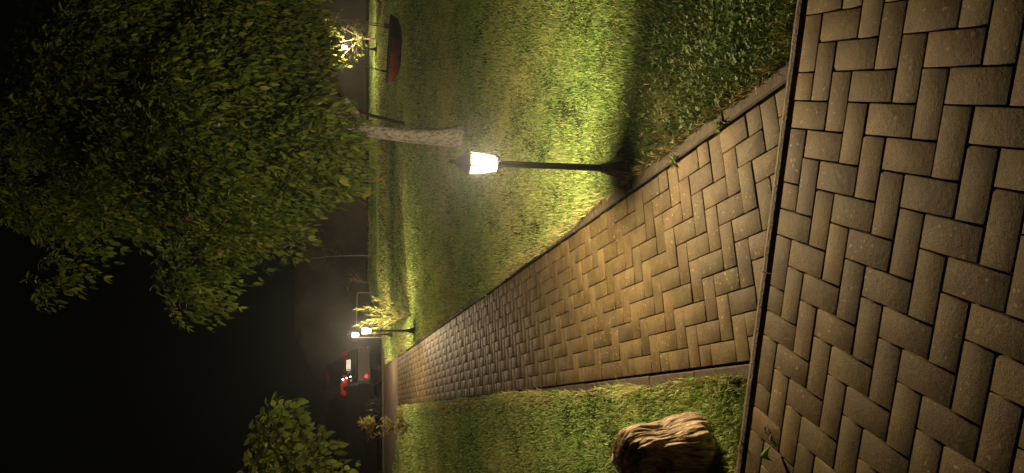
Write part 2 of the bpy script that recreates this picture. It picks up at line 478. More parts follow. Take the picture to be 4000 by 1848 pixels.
# ------------------------------------------------------------------ lawns
def lawn(name, w_in, w_out, t_end, n_w=70, n_t=150):
    ws = w_in + (w_out - w_in) * np.linspace(0, 1, n_w) ** 1.6
    P = []
    for wv in ws:
        t0 = kerb_t(wv) + .012; t1 = t_end(wv)
        tt = t0 + (t1 - t0) * np.linspace(0, 1, n_t) ** 1.5
        x = PO.x + PT.x * tt + PW.x * wv; y = PO.y + PT.y * tt + PW.y * wv
        P.append(np.stack([x, y, lawn_z(x, y) - .004], -1))
    P = np.array(P)
    nw, ntt = P.shape[:2]
    V = P.reshape(-1, 3)
    i = np.arange(nw - 1)[:, None] * ntt + np.arange(ntt - 1)[None]
    F = np.stack([i, i + 1, i + ntt + 1, i + ntt], -1).reshape(-1, 4)
    if w_out > w_in: F = F[:, ::-1]
    # earth skirt round the sheet
    rim = [(a, 0) for a in range(nw)] + [(nw - 1, b) for b in range(1, ntt)] + [(a, ntt - 1) for a in range(nw - 2, -1, -1)] + [(0, b) for b in range(ntt - 2, 0, -1)]
    idx = np.array([a * ntt + b for a, b in rim]); low = V[idx] - [0, 0, .14]
    k = len(V) + np.arange(len(idx))
    S = np.stack([idx, k, np.roll(k, -1), np.roll(idx, -1)], -1)
    return tag(npmesh(name, np.concatenate([V, low]), [F, S], M['soil'], smooth=True), kind='structure'), P
def t_end_right(wv): return min(15.6 + .9 * max(wv - .72, 0) * 2.0, 21.2 + .12 * wv) if wv > .7 else 15.6
def t_end_left(wv): return PATH_END - .1 + min(1.5, max(-wv - .5, 0) * 1.0)
lawn('lawn', PATH_R + .09, 13.0, t_end_right)
lawn('lawn', PATH_L - .09, -9.0, t_end_left)

def in_lawn(x, y):
    dx, dy = x - PO.x, y - PO.y
    # path coordinates in plan
    det = PT.x * PW.y - PT.y * PW.x
    t = (dx * PW.y - dy * PW.x) / det; wv = (PT.x * dy - PT.y * dx) / det
    c0 = court_a(PO.x + PW.x * wv, PO.y + PW.y * wv)
    tk = (KERB_A0 - .012 - c0) / (PT.x * CA.x + PT.y * CA.y)
    right = (wv > PATH_R + .075 - .06 * ss(1.2, 2.2, t) + .015 * fbm(t, wv * 0, 88, 5, 3)) & (t < np.minimum(15.6 + 1.8 * np.maximum(wv - .72, 0), 21.2 + .12 * wv))
    left = (wv < PATH_L - .055 + .05 * ss(2.0, 3.5, t) - .012 * fbm(t, wv * 0, 89, 5, 3)) & (t < PATH_END - .12 + np.minimum(1.5, np.maximum(-wv - .5, 0)))
    return (t > tk + .015) & (right | left), t, wv, t - tk
def edge_dist(t, wv, tk): return np.minimum(np.minimum(np.abs(wv - PATH_R - .07), np.abs(wv - PATH_L + .07)), tk)

# grass: one sheet of short blades nobody could count
def blades(n, y0, y1, h, wd, seed):
    r = np.random.default_rng(seed)
    y = r.uniform(y0, y1, int(n * 1.0)); x = r.uniform(-1, 1, len(y)) * (.36 * y + .6)
    ok, t, wv, tk = in_lawn(x, y)
    x, y, t, wv, tk = x[ok], y[ok], t[ok], wv[ok], tk[ok]
    clump = fbm(x, y, 31, 9, 3); patch = fbm(x, y, 33, 1.7, 3); fine = fbm(x, y, 35, 26, 2)
    keep = r.uniform(0, 1, len(x)) < np.clip(.8 + (.3 * clump + .25 * fine) * np.clip(5 / y, .3, 1), .25, 1)
    x, y, t, wv, tk, clump, patch, fine = (v[keep] for v in (x, y, t, wv, tk, clump, patch, fine))
    ed = edge_dist(t, wv, tk)
    k = len(x); z = lawn_z(x, y) - .006
    hh = h * r.uniform(.55, 1.35, k) * np.clip(1 + .4 * clump * np.clip(5 / y, .35, 1) + .2 * patch, .4, 1.8) * (1 + .7 * np.exp(-ed / .07))
    ang = r.uniform(0, 2 * np.pi, k); lean = np.abs(r.normal(.55, .35, k)); la = r.uniform(0, 2 * np.pi, k) * .75 + 1.2 * fbm(x, y, 41, 3, 2)
    ww = wd * r.uniform(.6, 1.4, k)
    d = np.stack([np.cos(la), np.sin(la)], -1)
    s = np.stack([np.cos(ang), np.sin(ang)], -1) * ww[:, None] * .5
    B = np.stack([x, y], -1)
    m = B + d * (hh * lean * .35)[:, None]; tp = B + d * (hh * lean)[:, None]
    V = np.zeros((k, 5, 3), np.float32)
    V[:, 0, :2] = B - s; V[:, 1, :2] = B + s; V[:, 2, :2] = m + s * .85; V[:, 3, :2] = m - s * .85; V[:, 4, :2] = tp
    V[:, 0, 2] = V[:, 1, 2] = z; V[:, 2, 2] = V[:, 3, 2] = z + hh * .6; V[:, 4, 2] = z + hh * np.clip(1.1 - .35 * lean, .35, 1)
    u = r.uniform(0, 1, k); g = r.normal(1, .3, k).clip(.35, 1.9)
    green = np.stack([.23 * g, .385 * g, .09 * g], -1)
    yel = np.stack([.52 * g, .55 * g, .19 * g], -1)
    dry = np.stack([.58 * g, .44 * g, .25 * g], -1)
    a = np.clip(.3 + .5 * patch + .25 * clump + r.normal(0, .25, k), 0, 1)[:, None]
    c = green * (1 - a) + yel * a
    # clover turf near the right kerb, with the lamp's dim side painted darker
    turf_shade = (ss(4.1, 3.55, y + .12 * fbm(x, y, 91, 2.6, 3)) * (wv > 0))[:, None]
    c = c * (1 - turf_shade) + turf_shade * np.stack([.075 * g, .13 * g, .03 * g], -1) * (.7 + .9 * a)
    dm = (u < .035 + .4 * np.exp(-ed / .05))[:, None]
    c = np.where(dm, dry, c)
    return V, np.repeat(c[:, None], 5, 1)
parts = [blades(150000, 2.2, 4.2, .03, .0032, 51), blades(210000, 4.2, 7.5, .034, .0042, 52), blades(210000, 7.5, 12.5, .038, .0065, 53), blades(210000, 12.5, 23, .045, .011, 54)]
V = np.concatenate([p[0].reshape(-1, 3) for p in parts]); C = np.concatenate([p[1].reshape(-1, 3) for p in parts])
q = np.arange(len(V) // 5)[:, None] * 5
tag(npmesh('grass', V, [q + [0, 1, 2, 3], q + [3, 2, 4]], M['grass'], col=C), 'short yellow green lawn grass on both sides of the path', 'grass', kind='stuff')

# clover leaves and pale fallen petals in the near lawn
def clover(n):
    r = np.random.default_rng(61)
    y = r.uniform(2.3, 6.5, n); x = r.uniform(-1, 1, n) * (.36 * y + .3)
    ok, t, wv, tk = in_lawn(x, y)
    dens = np.clip(.25 + .55 * fbm(x, y, 71, 3.2, 3), .02, 1)
    ok &= r.uniform(0, 1, n) < dens
    x, y = x[ok], y[ok]; k = len(x)
    z = lawn_z(x, y) + r.uniform(.014, .034, k)
    V = []; Fq = []; C = []
    ang = r.uniform(0, 6.28, k); rad = r.uniform(.005, .0095, k)
    tl = r.normal(0, .35, (k, 2))
    out = np.zeros((k, 3, 6, 3), np.float32); col = np.zeros((k, 3, 6, 3), np.float32)
    g = r.normal(1, .2, k).clip(.5, 1.6)
    pale = r.uniform(0, 1, k) < .025
    base = np.where(pale[:, None], np.stack([.42 * g, .4 * g, .26 * g], -1), np.stack([.09 * g, .17 * g, .035 * g], -1))
    for l in range(3):
        a = ang + l * 2.094; c, s = np.cos(a), np.sin(a)
        for j, (u, v) in enumerate(((0, 0), (.55, .5), (1.05, .55), (1.2, 0), (1.05, -.55), (.55, -.5))):
            lx = (c * u - s * v) * rad; ly = (s * u + c * v) * rad
            out[:, l, j, 0] = x + lx; out[:, l, j, 1] = y + ly; out[:, l, j, 2] = z + lx * tl[:, 0] + ly * tl[:, 1] + abs(v) * rad * .25
            col[:, l, j] = base
    return out.reshape(-1, 3), col.reshape(-1, 3)
V, C = clover(26000)
q = np.arange(len(V) // 6)[:, None] * 6
tag(npmesh('clover', V, [q + [0, 1, 2, 3], q + [0, 3, 4, 5]], M['leaf'], col=C), 'small clover leaves and pale fallen petals in the near lawn', 'clover', kind='stuff')

# ------------------------------------------------------------------ garden lamps
def hexring(rad, z, ph): return [(rad * math.cos(ph + k * math.pi / 3), rad * math.sin(ph + k * math.pi / 3), z) for k in range(6)]
def make_lamp(loc, ph, label, power=1.0, rot=(0, 0, 0)):
    t = empty('garden_lamp', loc, rot, label, 'lamp', 'black garden lamps with lit hexagonal lanterns')
    bm = bmesh.new()
    add_rings(bm, [hexring(r_, z, ph) for r_, z in ((.078, -.03), (.078, .018), (.072, .022), (.068, .03), (.052, .075), (.038, .12), (.032, .135))])
    bmobj('base', bm, M['blackmetal'], t)
    bm = bmesh.new()
    add_lathe(bm, [(.028, .135), (.03, .14), (.03, .15), (.024, .156)], 16)
    bmobj('collar', bm, M['blackmetal'], t)
    bm = bmesh.new(); add_lathe(bm, [(.0205, .156), (.019, .45), (.0185, .75), (.023, .757), (.03, .772)], 16)
    bmobj('post', bm, M['blackmetal'], t, True)
    z0, z1 = .79, .945; r0, r1 = .047, .068
    bm = bmesh.new()
    add_rings(bm, [hexring(r_, z, ph) for r_, z in ((.03, .772), (.05, .778), (.05, z0), (.044, z0 + .002))])
    for k in range(6):
        a = ph + k * math.pi / 3
        p0 = Vector((r0 * math.cos(a), r0 * math.sin(a), z0 - .004)); p1 = Vector((r1 * math.cos(a), r1 * math.sin(a), z1 + .004))
        add_tube(bm, [p0, p1], .0042, 6)
    o = bmobj('lantern_frame', bm, M['blackmetal'], t)
    for k in range(6):
        a0, a1 = ph + k * math.pi / 3, ph + (k + 1) * math.pi / 3
        mid = (a0 + a1) / 2 % (2 * math.pi)
        dim = abs((mid - R(-18) + math.pi) % (2 * math.pi) - math.pi) < R(25)
        bm = bmesh.new()
        f = lambda rad, a, z: (rad * .985 * math.cos(a), rad * .985 * math.sin(a), z)
        vs = [bm.verts.new(f(r0, a0, z0)), bm.verts.new(f(r0, a1, z0)), bm.verts.new(f(r1, a1, z1)), bm.verts.new(f(r1, a0, z1))]
        bm.faces.new(vs)
        bmobj('pane', bm, M['pane_dim'] if dim else M['pane'], t)
    bm = bmesh.new()
    add_rings(bm, [hexring(r_, z, ph) for r_, z in ((.06, z1 + .001), (.078, z1), (.078, z1 + .006), (.05, z1 + .04), (.026, z1 + .072), (.012, z1 + .084))])
    bmobj('roof', bm, M['blackmetal'], t)
    bm = bmesh.new(); add_lathe(bm, [(.008, z1 + .084), (.013, z1 + .094), (.013, z1 + .1), (.006, z1 + .108), (.0015, z1 + .116)], 12)
    bmobj('finial', bm, M['blackmetal'], t, True)
    bm = bmesh.new(); add_lathe(bm, [(.008, z0 + .004), (.013, z0 + .03), (.018, z0 + .06), (.02, z0 + .08), (.014, z0 + .1), (.004, z0 + .108)], 12)
    bmobj('bulb', bm, M['bulb'], t, True)
    ld = bpy.data.lights.new('lamp_light', 'POINT'); ld.energy = LAMP_W * power; ld.color = LAMP_COL; ld.shadow_soft_size = .036
    lo = bpy.data.objects.new('lamp_light', ld); link(lo, t); lo.location = (0, 0, z0 + .082)
    # the light shines through the bulb's own glass
    t.children[-2].visible_shadow = True
    return t
LAMPS = [
    make_lamp((.417, 4.01, lawn_z(.417, 4.01) - .004), R(12), 'nearest black garden lamp standing at the right edge of the paver path'),
    make_lamp((-1.726, 12.86, lawn_z(-1.726, 12.86)), R(40), 'second black garden lamp beside the leafy young shrub at the path edge', .8),
    make_lamp((-2.367, 17.0, lawn_z(-2.367, 17.0)), R(25), 'far garden lamp near the parked dark car and the thin metal hoops', .8),
    make_lamp((5.108, 20.0, lawn_z(5.108, 20.0)), R(10), 'far garden lamp glowing behind leaves above the hanging swing'),
]

# ------------------------------------------------------------------ foliage builders
def orient(d, up_hint, roll):
    """rows of orthonormal frames: x along d"""
    d = d / np.linalg.norm(d, axis=1, keepdims=True)
    s = np.cross(up_hint, d); s /= np.maximum(np.linalg.norm(s, axis=1, keepdims=True), 1e-6)
    n = np.cross(d, s)
    c, sn = np.cos(roll)[:, None], np.sin(roll)[:, None]
    return d, s * c + n * sn, n * c - s * sn
LEAF_T = np.array([(0, 0, 0), (.3, .5, .1), (.3, 0, 0), (.3, -.5, .1), (.68, .42, .07), (.68, 0, -.0), (.68, -.42, .07), (1, 0, 0)])
def leaves(P, D, length, width, curl, roll, tint):
    """P base points, D directions, returns verts, quads, tris, colours"""
    k = len(P)
    up = np.tile([0, 0, 1.0], (k, 1)) + .01
    x, s, n = orient(D, up, roll)
    T = LEAF_T
    L = length[:, None, None]; W = width[:, None, None]
    V = P[:, None] + x[:, None] * (T[None, :, :1] * L) + s[:, None] * (T[None, :, 1:2] * W) + n[:, None] * (T[None, :, 2:3] * W - (T[None, :, :1] ** 2) * L * curl[:, None, None])
    V[:, :, 2] -= (T[None, :, 0] ** 2) * (length * np.abs(curl) * .6)[:, None]
    C = np.repeat(tint[:, None], 8, 1)
    return V.reshape(-1, 3), C.reshape(-1, 3)
def leaf_polys(nv):
    b = np.arange(nv // 8)[:, None] * 8
    quads = np.concatenate([b + [2, 5, 4, 1], b + [3, 6, 5, 2]]); tris = np.concatenate([b + [0, 2, 1], b + [0, 3, 2], b + [5, 7, 4], b + [6, 7, 5]])
    return [quads, tris]
def tint_rand(r, k, a, b, vr=.2, dead=.015):
    u = r.beta(1.6, 2.2, k)[:, None]; g = r.normal(1, vr, k).clip(.45, 1.7)[:, None]
    c = (np.array(a) * (1 - u) + np.array(b) * u) * g
    d = r.uniform(0, 1, k)[:, None] < dead
    return np.where(d, np.array([.3, .17, .06]) * g, c)
def in_ell(r, c, rad, n, shell=.0):
    v = r.normal(size=(n, 3)); v /= np.linalg.norm(v, axis=1, keepdims=True)
    rr = r.uniform(shell ** 3, 1, n) ** (1 / 3)
    return np.array(c) + v * rr[:, None] * np.array(rad), v
def compound(r, C, D, nl, rach, llen, lwid, tint, droop=.5, spread=1.0):
    """compound sprays at points C pointing along D"""
    k = len(C); P = []; DD = []; LL = []; up = np.tile([0, 0, 1.0], (k, 1)) + .01
    x, s, n = orient(D, up, r.normal(0, .5, k))
    rl = rach * r.uniform(.7, 1.3, k)
    for j in range(nl):
        if j == nl - 1: u = np.ones(k); side = 0
        else: u = np.full(k, .25 + .72 * (j // 2) / max(1, (nl - 2) // 2)); side = 1 if j % 2 else -1
        p = C + x * (u * rl)[:, None]; p[:, 2] -= (u ** 2) * rl * droop * .5
        d = x * (.75 if side else 1.0) + s * side * spread * .9 + r.normal(0, .22, (k, 3))
        d[:, 2] -= droop * r.uniform(.4, 1.2, k)
        P.append(p); DD.append(d); LL.append(llen * r.uniform(.55, 1.45, k) * (1.1 if not side else .75 + .3 * u))
    P, DD, LL = np.concatenate(P), np.concatenate(DD), np.concatenate(LL)
    t = np.tile(tint, (nl, 1)) * r.normal(1, .12, (len(P), 1)).clip(.6, 1.4)
    return leaves(P, DD, LL, lwid / llen * LL * r.uniform(.8, 1.2, len(P)), r.uniform(.02, .32, len(P)), r.normal(0, .5, len(P)), t)

# ------------------------------------------------------------------ the big tree
def build_tree(root, lobes, per_m3, nl, rach, llen, lwid, tintA, tintB, bark, trunk_paths, seed, droop=.6, twig_share=.2, origin=None, dead=.004, gap=None):
    r = np.random.default_rng(seed); inv = np.array(root.location)
    bm = bmesh.new()
    add_tube(bm, [Vector(p) - root.location for p in trunk_paths[0][0]], trunk_paths[0][1], 14)
    for pts, rad in trunk_paths[1:]:
        bb = bmesh.new(); add_tube(bb, [Vector(p) - root.location for p in pts], rad, 9)
        bmobj('branch', bb, bark if rad[0] > .046 else M['bark2'], root, True)
    Vs, Cs = [], []
    for c, rad in lobes:
        vol = 4.19 * rad[0] * rad[1] * rad[2]; n = max(25, int(vol * per_m3))
        P, v = in_ell(r, c, rad, n, .35)
        # leave real gaps: drop sprays where a coarse field is low
        f = fbm(P[:, 0] * 1.0 + P[:, 2] * .7, P[:, 1] * .8 + P[:, 2] * .9, seed + 3, 4.2, 3)
        keep = f > -.08
        if gap is not None:          # an opening in the foliage
            g0, g1, gr = gap; ax = np.array(g1) - np.array(g0); tt = ((P - np.array(g0)) @ ax) / (ax @ ax)
            keep &= np.linalg.norm(P - (np.array(g0) + tt[:, None] * ax), axis=1) > gr
        P, v = P[keep], v[keep]
        D = v * .9 + (P - (np.array(origin) if origin is not None else np.array(c))) * .25 + r.normal(0, .45, P.shape); D[:, 2] -= droop * .6
        V, C = compound(r, P, D, nl, rach, llen, lwid, tint_rand(r, len(P), tintA, tintB, dead=dead), droop)
        Vs.append(V); Cs.append(C)
        lc = Vector(c) - root.location
        for k in range(int(len(P) * twig_share)):
            e = Vector(P[k]) - root.location; md = lc.lerp(e, .55) + Vector(r.normal(0, .06, 3))
            add_tube(bm, [lc, md, e], [.011, .006, .003], 4)
    tr = bmobj('trunk', bm, bark, root, True)
    V = np.concatenate(Vs) - inv
    cr = npmesh('crown', V, leaf_polys(len(V)), M['leaf'], root, np.concatenate(Cs))
    return tr, cr

def gz(x, y): return float(lawn_z(np.array(x), np.array(y)))
TX, TY = 1.266, 9.17
t1 = empty('broadleaf_tree', (TX, TY, gz(TX, TY) - .01), label='large leafy tree with pale blotched trunk behind the nearest lamp', cat='tree')
fork = (1.325, 9.17, 1.62)
trunk = [([(1.285, 9.17, .3), (1.268, 9.17, .42), (1.262, 9.17, .7), (1.262, 9.17, 1.02), (1.29, 9.17, 1.35), fork], [.2, .13, .1, .088, .08, .074])]
lobes = [((.95, 8.35, 2.3), (.6, .8, .5)), ((.3, 8.5, 2.95), (.62, .8, .55)), ((-.33, 8.6, 3.42), (.5, .7, .38)),
         ((2.0, 8.7, 2.68), (.75, .9, .5)), ((1.25, 8.5, 3.25), (.95, 1.1, .75)), ((2.75, 9.0, 2.95), (.75, 1.0, .75)),
         ((.52, 8.8, 3.95), (.6, .8, .55)), ((1.6, 9.0, 4.35), (1.1, 1.1, .8)), ((2.8, 9.3, 4.1), (.85, 1.1, .8)),
         ((.15, 8.6, 4.5), (.3, .4, .16)), ((-.25, 8.6, 4.72), (.28, .35, .13)), ((-.58, 8.6, 4.92), (.16, .25, .09)),
         ((.62, 8.3, 1.86), (.2, .3, .16)), ((2.2, 8.9, 2.18), (.3, .4, .12)),
         ((1.3, 10.2, 3.4), (1.4, 1.1, 1.1)), ((1.9, 10.2, 5.0), (1.4, 1.2, .9)), ((3.3, 11.3, 3.8), (1.1, 1.0, .7)), ((3.6, 9.6, 5.1), (.9, 1.0, .8)), ((.7, 9.3, 5.2), (.75, .8, .55)),
         ((.02, 8.4, 2.5), (.2, .3, .14)), ((-.78, 8.6, 3.55), (.2, .3, .13)), ((2.6, 9.0, 2.15), (.3, .5, .13))]
def limb(p0, p1, sag, r0, r1, n=7):
    m = Vector(p0).lerp(Vector(p1), .5) + Vector(sag); return (bez(p0, m, p1, n), [r0 + (r1 - r0) * i / (n - 1) for i in range(n)])
trunk += [limb(fork, (.3, 8.6, 3.0), (-.2, 0, .25), .05, .018), limb(fork, (-.4, 8.6, 3.5), (.1, 0, .45), .045, .012), limb(fork, (1.2, 8.6, 3.4), (.05, 0, .2), .06, .02),
          limb(fork, (1.5, 9.1, 4.6), (-.15, 0, .2), .065, .02), limb((1.31, 9.17, 1.55), (1.7, 9.12, 1.86), (.05, 0, 0), .05, .042, 4), limb((1.7, 9.12, 1.86), (2.75, 9.0, 3.1), (.3, 0, -.15), .042, .02),
          limb((1.7, 9.12, 1.86), (1.9, 8.8, 2.6), (.1, 0, 0), .03, .012), limb(fork, (1.42, 9.15, 2.3), (0, 0, 0), .04, .03, 4), limb((1.42, 9.15, 2.3), (2.9, 9.4, 4.2), (.2, .1, .2), .035, .015),
          limb((1.42, 9.15, 2.3), (3.1, 12.0, 3.75), (.2, .5, .4), .045, .028, 9), limb((3.1, 12.0, 3.75), (3.75, 12.3, 3.9), (0, 0, .05), .028, .02, 4), limb(fork, (.5, 8.8, 4.0), (-.2, 0, .3), .04, .014),
          limb((.5, 8.8, 4.0), (-.75, 8.6, 5.0), (-.1, 0, .15), .015, .005), limb(fork, (1.3, 10.2, 3.4), (0, .2, .3), .05, .02), limb((1.5, 9.1, 4.6), (1.9, 10.2, 5.0), (0, .2, .2), .02, .01),
          limb(fork, (.9, 8.4, 2.3), (-.1, -.2, .2), .03, .01), limb((.9, 8.4, 2.3), (.6, 8.3, 1.85), (-.1, 0, .05), .01, .005)]
build_tree(t1, lobes, 1050, 7, .19, .072, .025, (.075, .175, .035), (.36, .4, .07), M['bark'], trunk, 101, .95, 0, (1.3, 9.1, 3.0), gap=((0, 0, 1.608), (5.108, 20, 1.99), .42))

# broad-leaved tree at the lower left, its trunk just outside the picture
X2, Y2 = -3.05, 7.6
t2 = empty('broadleaf_tree', (X2, Y2, gz(X2, Y2) - .01), label='smaller round leaved tree at the left of the path near the parked car', cat='tree')
f2 = (-3.0, 7.58, 1.7)
tr2 = [([(X2, Y2, .2), (X2 + .01, Y2, .9), f2], [.07, .05, .042]), limb(f2, (-2.4, 7.5, 2.3), (-.05, 0, .1), .025, .01), limb(f2, (-2.7, 7.5, 2.9), (0, 0, .1), .025, .01), limb(f2, (-2.35, 7.4, 1.85), (0, 0, .05), .02, .008), limb((-2.35, 7.4, 1.85), (-2.3, 7.4, 2.05), (0, 0, .02), .008, .004)]
lob2 = [((-2.4, 7.5, 2.36), (.42, .5, .3)), ((-2.03, 7.4, 2.38), (.24, .3, .18)), ((-2.75, 7.5, 2.7), (.45, .5, .26)), ((-2.36, 7.4, 2.06), (.28, .35, .16)),
        ((-2.8, 7.5, 2.25), (.4, .5, .35)), ((-1.84, 7.35, 2.38), (.1, .12, .08)), ((-3.3, 7.7, 2.7), (.5, .5, .5)), ((-2.42, 7.4, 2.74), (.16, .2, .08)), ((-2.34, 7.4, 1.8), (.06, .1, .06))]
build_tree(t2, lob2, 900, 5, .13, .078, .052, (.12, .19, .035), (.32, .36, .06), M['bark2'], tr2, 131, .45, 0)

# ------------------------------------------------------------------ young plants
def stem_plant(root, stems, leaf_n, llen, lwid, ta, tb, seed, stem_r=.004, up=.6, bark=None, bare=.15):
    r = np.random.default_rng(seed); bm = bmesh.new(); P = []; D = []
    for pts in stems:
        pts = [Vector(p) for p in pts]; add_tube(bm, pts, [stem_r * (1 - .75 * i / (len(pts) - 1)) for i in range(len(pts))], 5)
        for k in range(leaf_n):
            u = bare + (1 - bare) * (k + r.uniform(0, 1)) / leaf_n; f = u * (len(pts) - 1); i = min(int(f), len(pts) - 2)
            p = pts[i].lerp(pts[i + 1], f - i); dr = (pts[i + 1] - pts[i]).normalized(); a = r.uniform(0, 6.28)
            P.append(p); D.append(dr * up + Vector((math.cos(a), math.sin(a), r.normal(.1, .25))) * .8)
    P, D = np.array(P), np.array(D); k = len(P); L = llen * r.uniform(.6, 1.3, k)
    V, C = leaves(P, D, L, lwid * r.uniform(.7, 1.3, k), r.uniform(-.1, .25, k), r.normal(0, .8, k), tint_rand(r, k, ta, tb, .25))
    bmobj('stem', bm, bark or M['bark2'], root, True)
    npmesh('foliage', V, leaf_polys(len(V)), M['leaf'], root, C)
def rnd_stems(n, h, spread, seed, lean=(0, 0), x0=.06):
    r = np.random.default_rng(seed); out = []
    for k in range(n):
        a = r.uniform(0, 6.28); s = spread * r.uniform(.25, 1); hh = h * r.uniform(.55, 1)
        b = Vector((x0 * r.normal(), x0 * r.normal(), -.02)); e = Vector((math.cos(a) * s + lean[0], math.sin(a) * s * .8 + lean[1], hh))
        out.append(bez(b, b.lerp(e, .45) + Vector((0, 0, hh * .22)), e, 7))
    return out
p1 = empty('young_shrub', (-1.5, 13.6, gz(-1.5, 13.6)), label='bushy young shrub with narrow pointed leaves beside the second lamp', cat='shrub')
stem_plant(p1, rnd_stems(14, 1.02, .46, 5), 24, .15, .017, (.16, .2, .05), (.36, .34, .11), 11, up=1.7, bare=.25)
p3 = empty('young_shrub', (-3.227, 12.0, gz(-3.227, 12.0)), label='slim upright young shrub standing alone in the left lawn', cat='shrub')
r3 = np.random.default_rng(77); st = [[(0, 0, -.02), (.01, 0, .3), (.03, 0, .65), (.1, 0, 1.0)]]
for k in range(26):
    u = r3.uniform(.16, .95); a = r3.uniform(0, 6.28); l = .2 * (1 - .55 * u) * r3.uniform(.6, 1.1); b = Vector((.02 + .08 * u * u, 0, u))
    st.append([b, b + Vector((math.cos(a) * l * .5, math.sin(a) * l * .5, l * .55)), b + Vector((math.cos(a) * l, math.sin(a) * l, l * 1.0))])
st.append([(.0, 0, .45), (-.1, 0, .68), (-.18, 0, .9)])
stem_plant(p3, st, 15, .11, .024, (.24, .22, .08), (.42, .34, .15), 15, .0065, .5)
p4 = empty('young_shrub', (-1.2, 18.5, gz(-1.2, 18.5)), label='small dim sapling with tiny leaves behind the bushy young shrub', cat='shrub')
st = [[(0, 0, -.02), (-.03, 0, .3), (-.05, 0, .52)]] + [bez((-.05, 0, .45 + .05 * k), (.02 + .03 * k, 0, .62 + .06 * k), (.3 - .115 * k, .05 * (-1) ** k, .86 + .07 * (k % 4)), 6) for k in range(6)]
stem_plant(p4, st, 11, .06, .018, (.12, .1, .045), (.2, .16, .08), 19, .005, .5, bare=.3)
# thin dim tree beyond the lawn
p5 = empty('young_tree', (-.66, 22.0, float(base_z(np.array(-.66), np.array(22.0)))), label='thin young tree with bare pale stem and sparse crown before the dark bank', cat='tree')
st = [[(0, 0, -.02), (0, 0, .6), (-.02, 0, 1.15), (-.05, 0, 1.6), (-.2, 0, 2.55)]]
r5 = np.random.default_rng(5)
for k in range(30):
    u = .95 + 1.3 * r5.uniform(); a = r5.uniform(0, 6.28); l = r5.uniform(.3, .95) * (1.2 - .35 * (u - 1)); b = Vector((-.05 - .1 * max(0, u - 1.6), 0, u)); q = r5.normal(0, .1, 3)
    st.append(bez(b, b + Vector((math.cos(a) * l * .6 + q[0], math.sin(a) * l * .6 + q[1], l * .3 + q[2])), b + Vector((math.cos(a) * l * .8, math.sin(a) * l * .8, l * r5.uniform(.4, .9))), 7))
bm = bmesh.new(); add_tube(bm, st[0], [.02, .017, .014, .01, .004], 8); bmobj('trunk', bm, plain('sapling_bark', (.3, .24, .2), .8, var=.3, vscale=30), p5, True)
stem_plant(p5, st[1:], 14, .085, .03, (.1, .09, .035), (.17, .13, .055), 23, .006, .4, plain('dark_twig', (.07, .05, .035), .9), bare=.3)
# little tree round the lamp behind the swing
X6, Y6 = 5.5, 20.3
p6 = empty('young_tree', (X6, Y6, gz(X6, Y6)), label='low leafy tree around the glowing lamp behind the swing', cat='tree')
tr6 = [([(X6, Y6, .95), (X6 - .03, Y6, 1.35), (X6 - .02, Y6, 1.75)], [.035, .028, .022])] + [limb((X6 - .02, Y6, 1.65), e, (0, 0, .12), .014, .005) for e in ((5.8, 20.3, 2.3), (4.7, 20.3, 2.35), (5.2, 20.4, 2.7), (5.6, 19.6, 1.85), (4.85, 19.6, 1.8))]
lob6 = [((5.75, 20.3, 2.45), (.32, .4, .26)), ((4.6, 20.3, 2.3), (.22, .4, .18)), ((5.15, 20.4, 2.65), (.55, .5, .25)), ((5.5, 19.6, 1.86), (.24, .12, .05)), ((5.25, 19.55, 1.74), (.16, .12, .05)), ((4.85, 19.6, 1.86), (.12, .12, .1)), ((4.95, 19.6, 1.7), (.1, .12, .06)), ((5.7, 20.4, 2.8), (.4, .5, .3))]
build_tree(p6, lob6, 520, 5, .13, .075, .032, (.1, .15, .03), (.24, .26, .06), M['bark2'], tr6, 151, .4, 0, gap=((0, 0, 1.608), (5.108, 20, 1.99), .2))

# ------------------------------------------------------------------ leaning pole, swing
pb = Vector((2.27, 14.8, gz(2.27, 14.8) - .05))
bm = bmesh.new(); add_tube(bm, [(0, 0, 0), (.12, 0, .6), (.25, 0, 1.3), (.46, 0, 2.4)], [.036, .035, .033, .03], 10)
tag(bmobj('wooden_pole', bm, M['wood'], None, True), 'dark leaning wooden pole behind the pale tree trunk', 'pole').location = pb

sw = empty('nest_swing', (3.08, 12.0, 1.2), (0, R(2.0), 0), 'round red and black nest swing hanging low from ropes above the lawn', 'swing')
m, nt, b_ = new_mat('swing_fabric')
b_.inputs['Roughness'].default_value = .75
tcx = nd(nt, 'ShaderNodeAttribute', attribute_name='tint'); nt.links.new(tcx.outputs['Color'], b_.inputs['Base Color'])
nr, na = 12, 64; V = []; C = []
for i in range(nr + 1):
    u = i / nr
    for k in range(na):
        a = 2 * math.pi * k / na; wr = .012 * math.sin(9 * a + 3 * u) * u * (1 - u) * 4 + .006 * math.sin(23 * a) * u * (1 - u) * 4
        rad = .55 * math.sin(u * math.pi / 2) ** .9
        V.append((rad * math.cos(a), rad * math.sin(a), -.2 * (1 - u ** 2.0) + wr))
        # red panel on the left front of the bowl, black elsewhere
        red = (math.cos(a) < .12) and u > .42 + .12 * math.sin(5 * a) * .4 + .22 * (math.cos(a) + .9) * .5
        seam = abs((a / (2 * math.pi) * 8) % 1 - .5) > .475
        C.append((.02, .012, .014) if not red else ((.12, .02, .018) if seam else (.21, .03, .028)) if math.cos(a) < -.3 else (.085, .018, .022))
V = np.array(V); F = [[i * na + k, i * na + (k + 1) % na, (i + 1) * na + (k + 1) % na, (i + 1) * na + k] for i in range(nr) for k in range(na)]
npmesh('seat', V, [np.array(F)], m, sw, np.array(C), True)
sm = sw.children[-1].modifiers.new('t', 'SOLIDIFY'); sm.thickness = .008
bm = bmesh.new(); ring = [(.555 * math.cos(2 * math.pi * k / 48), .555 * math.sin(2 * math.pi * k / 48), 0) for k in range(49)]
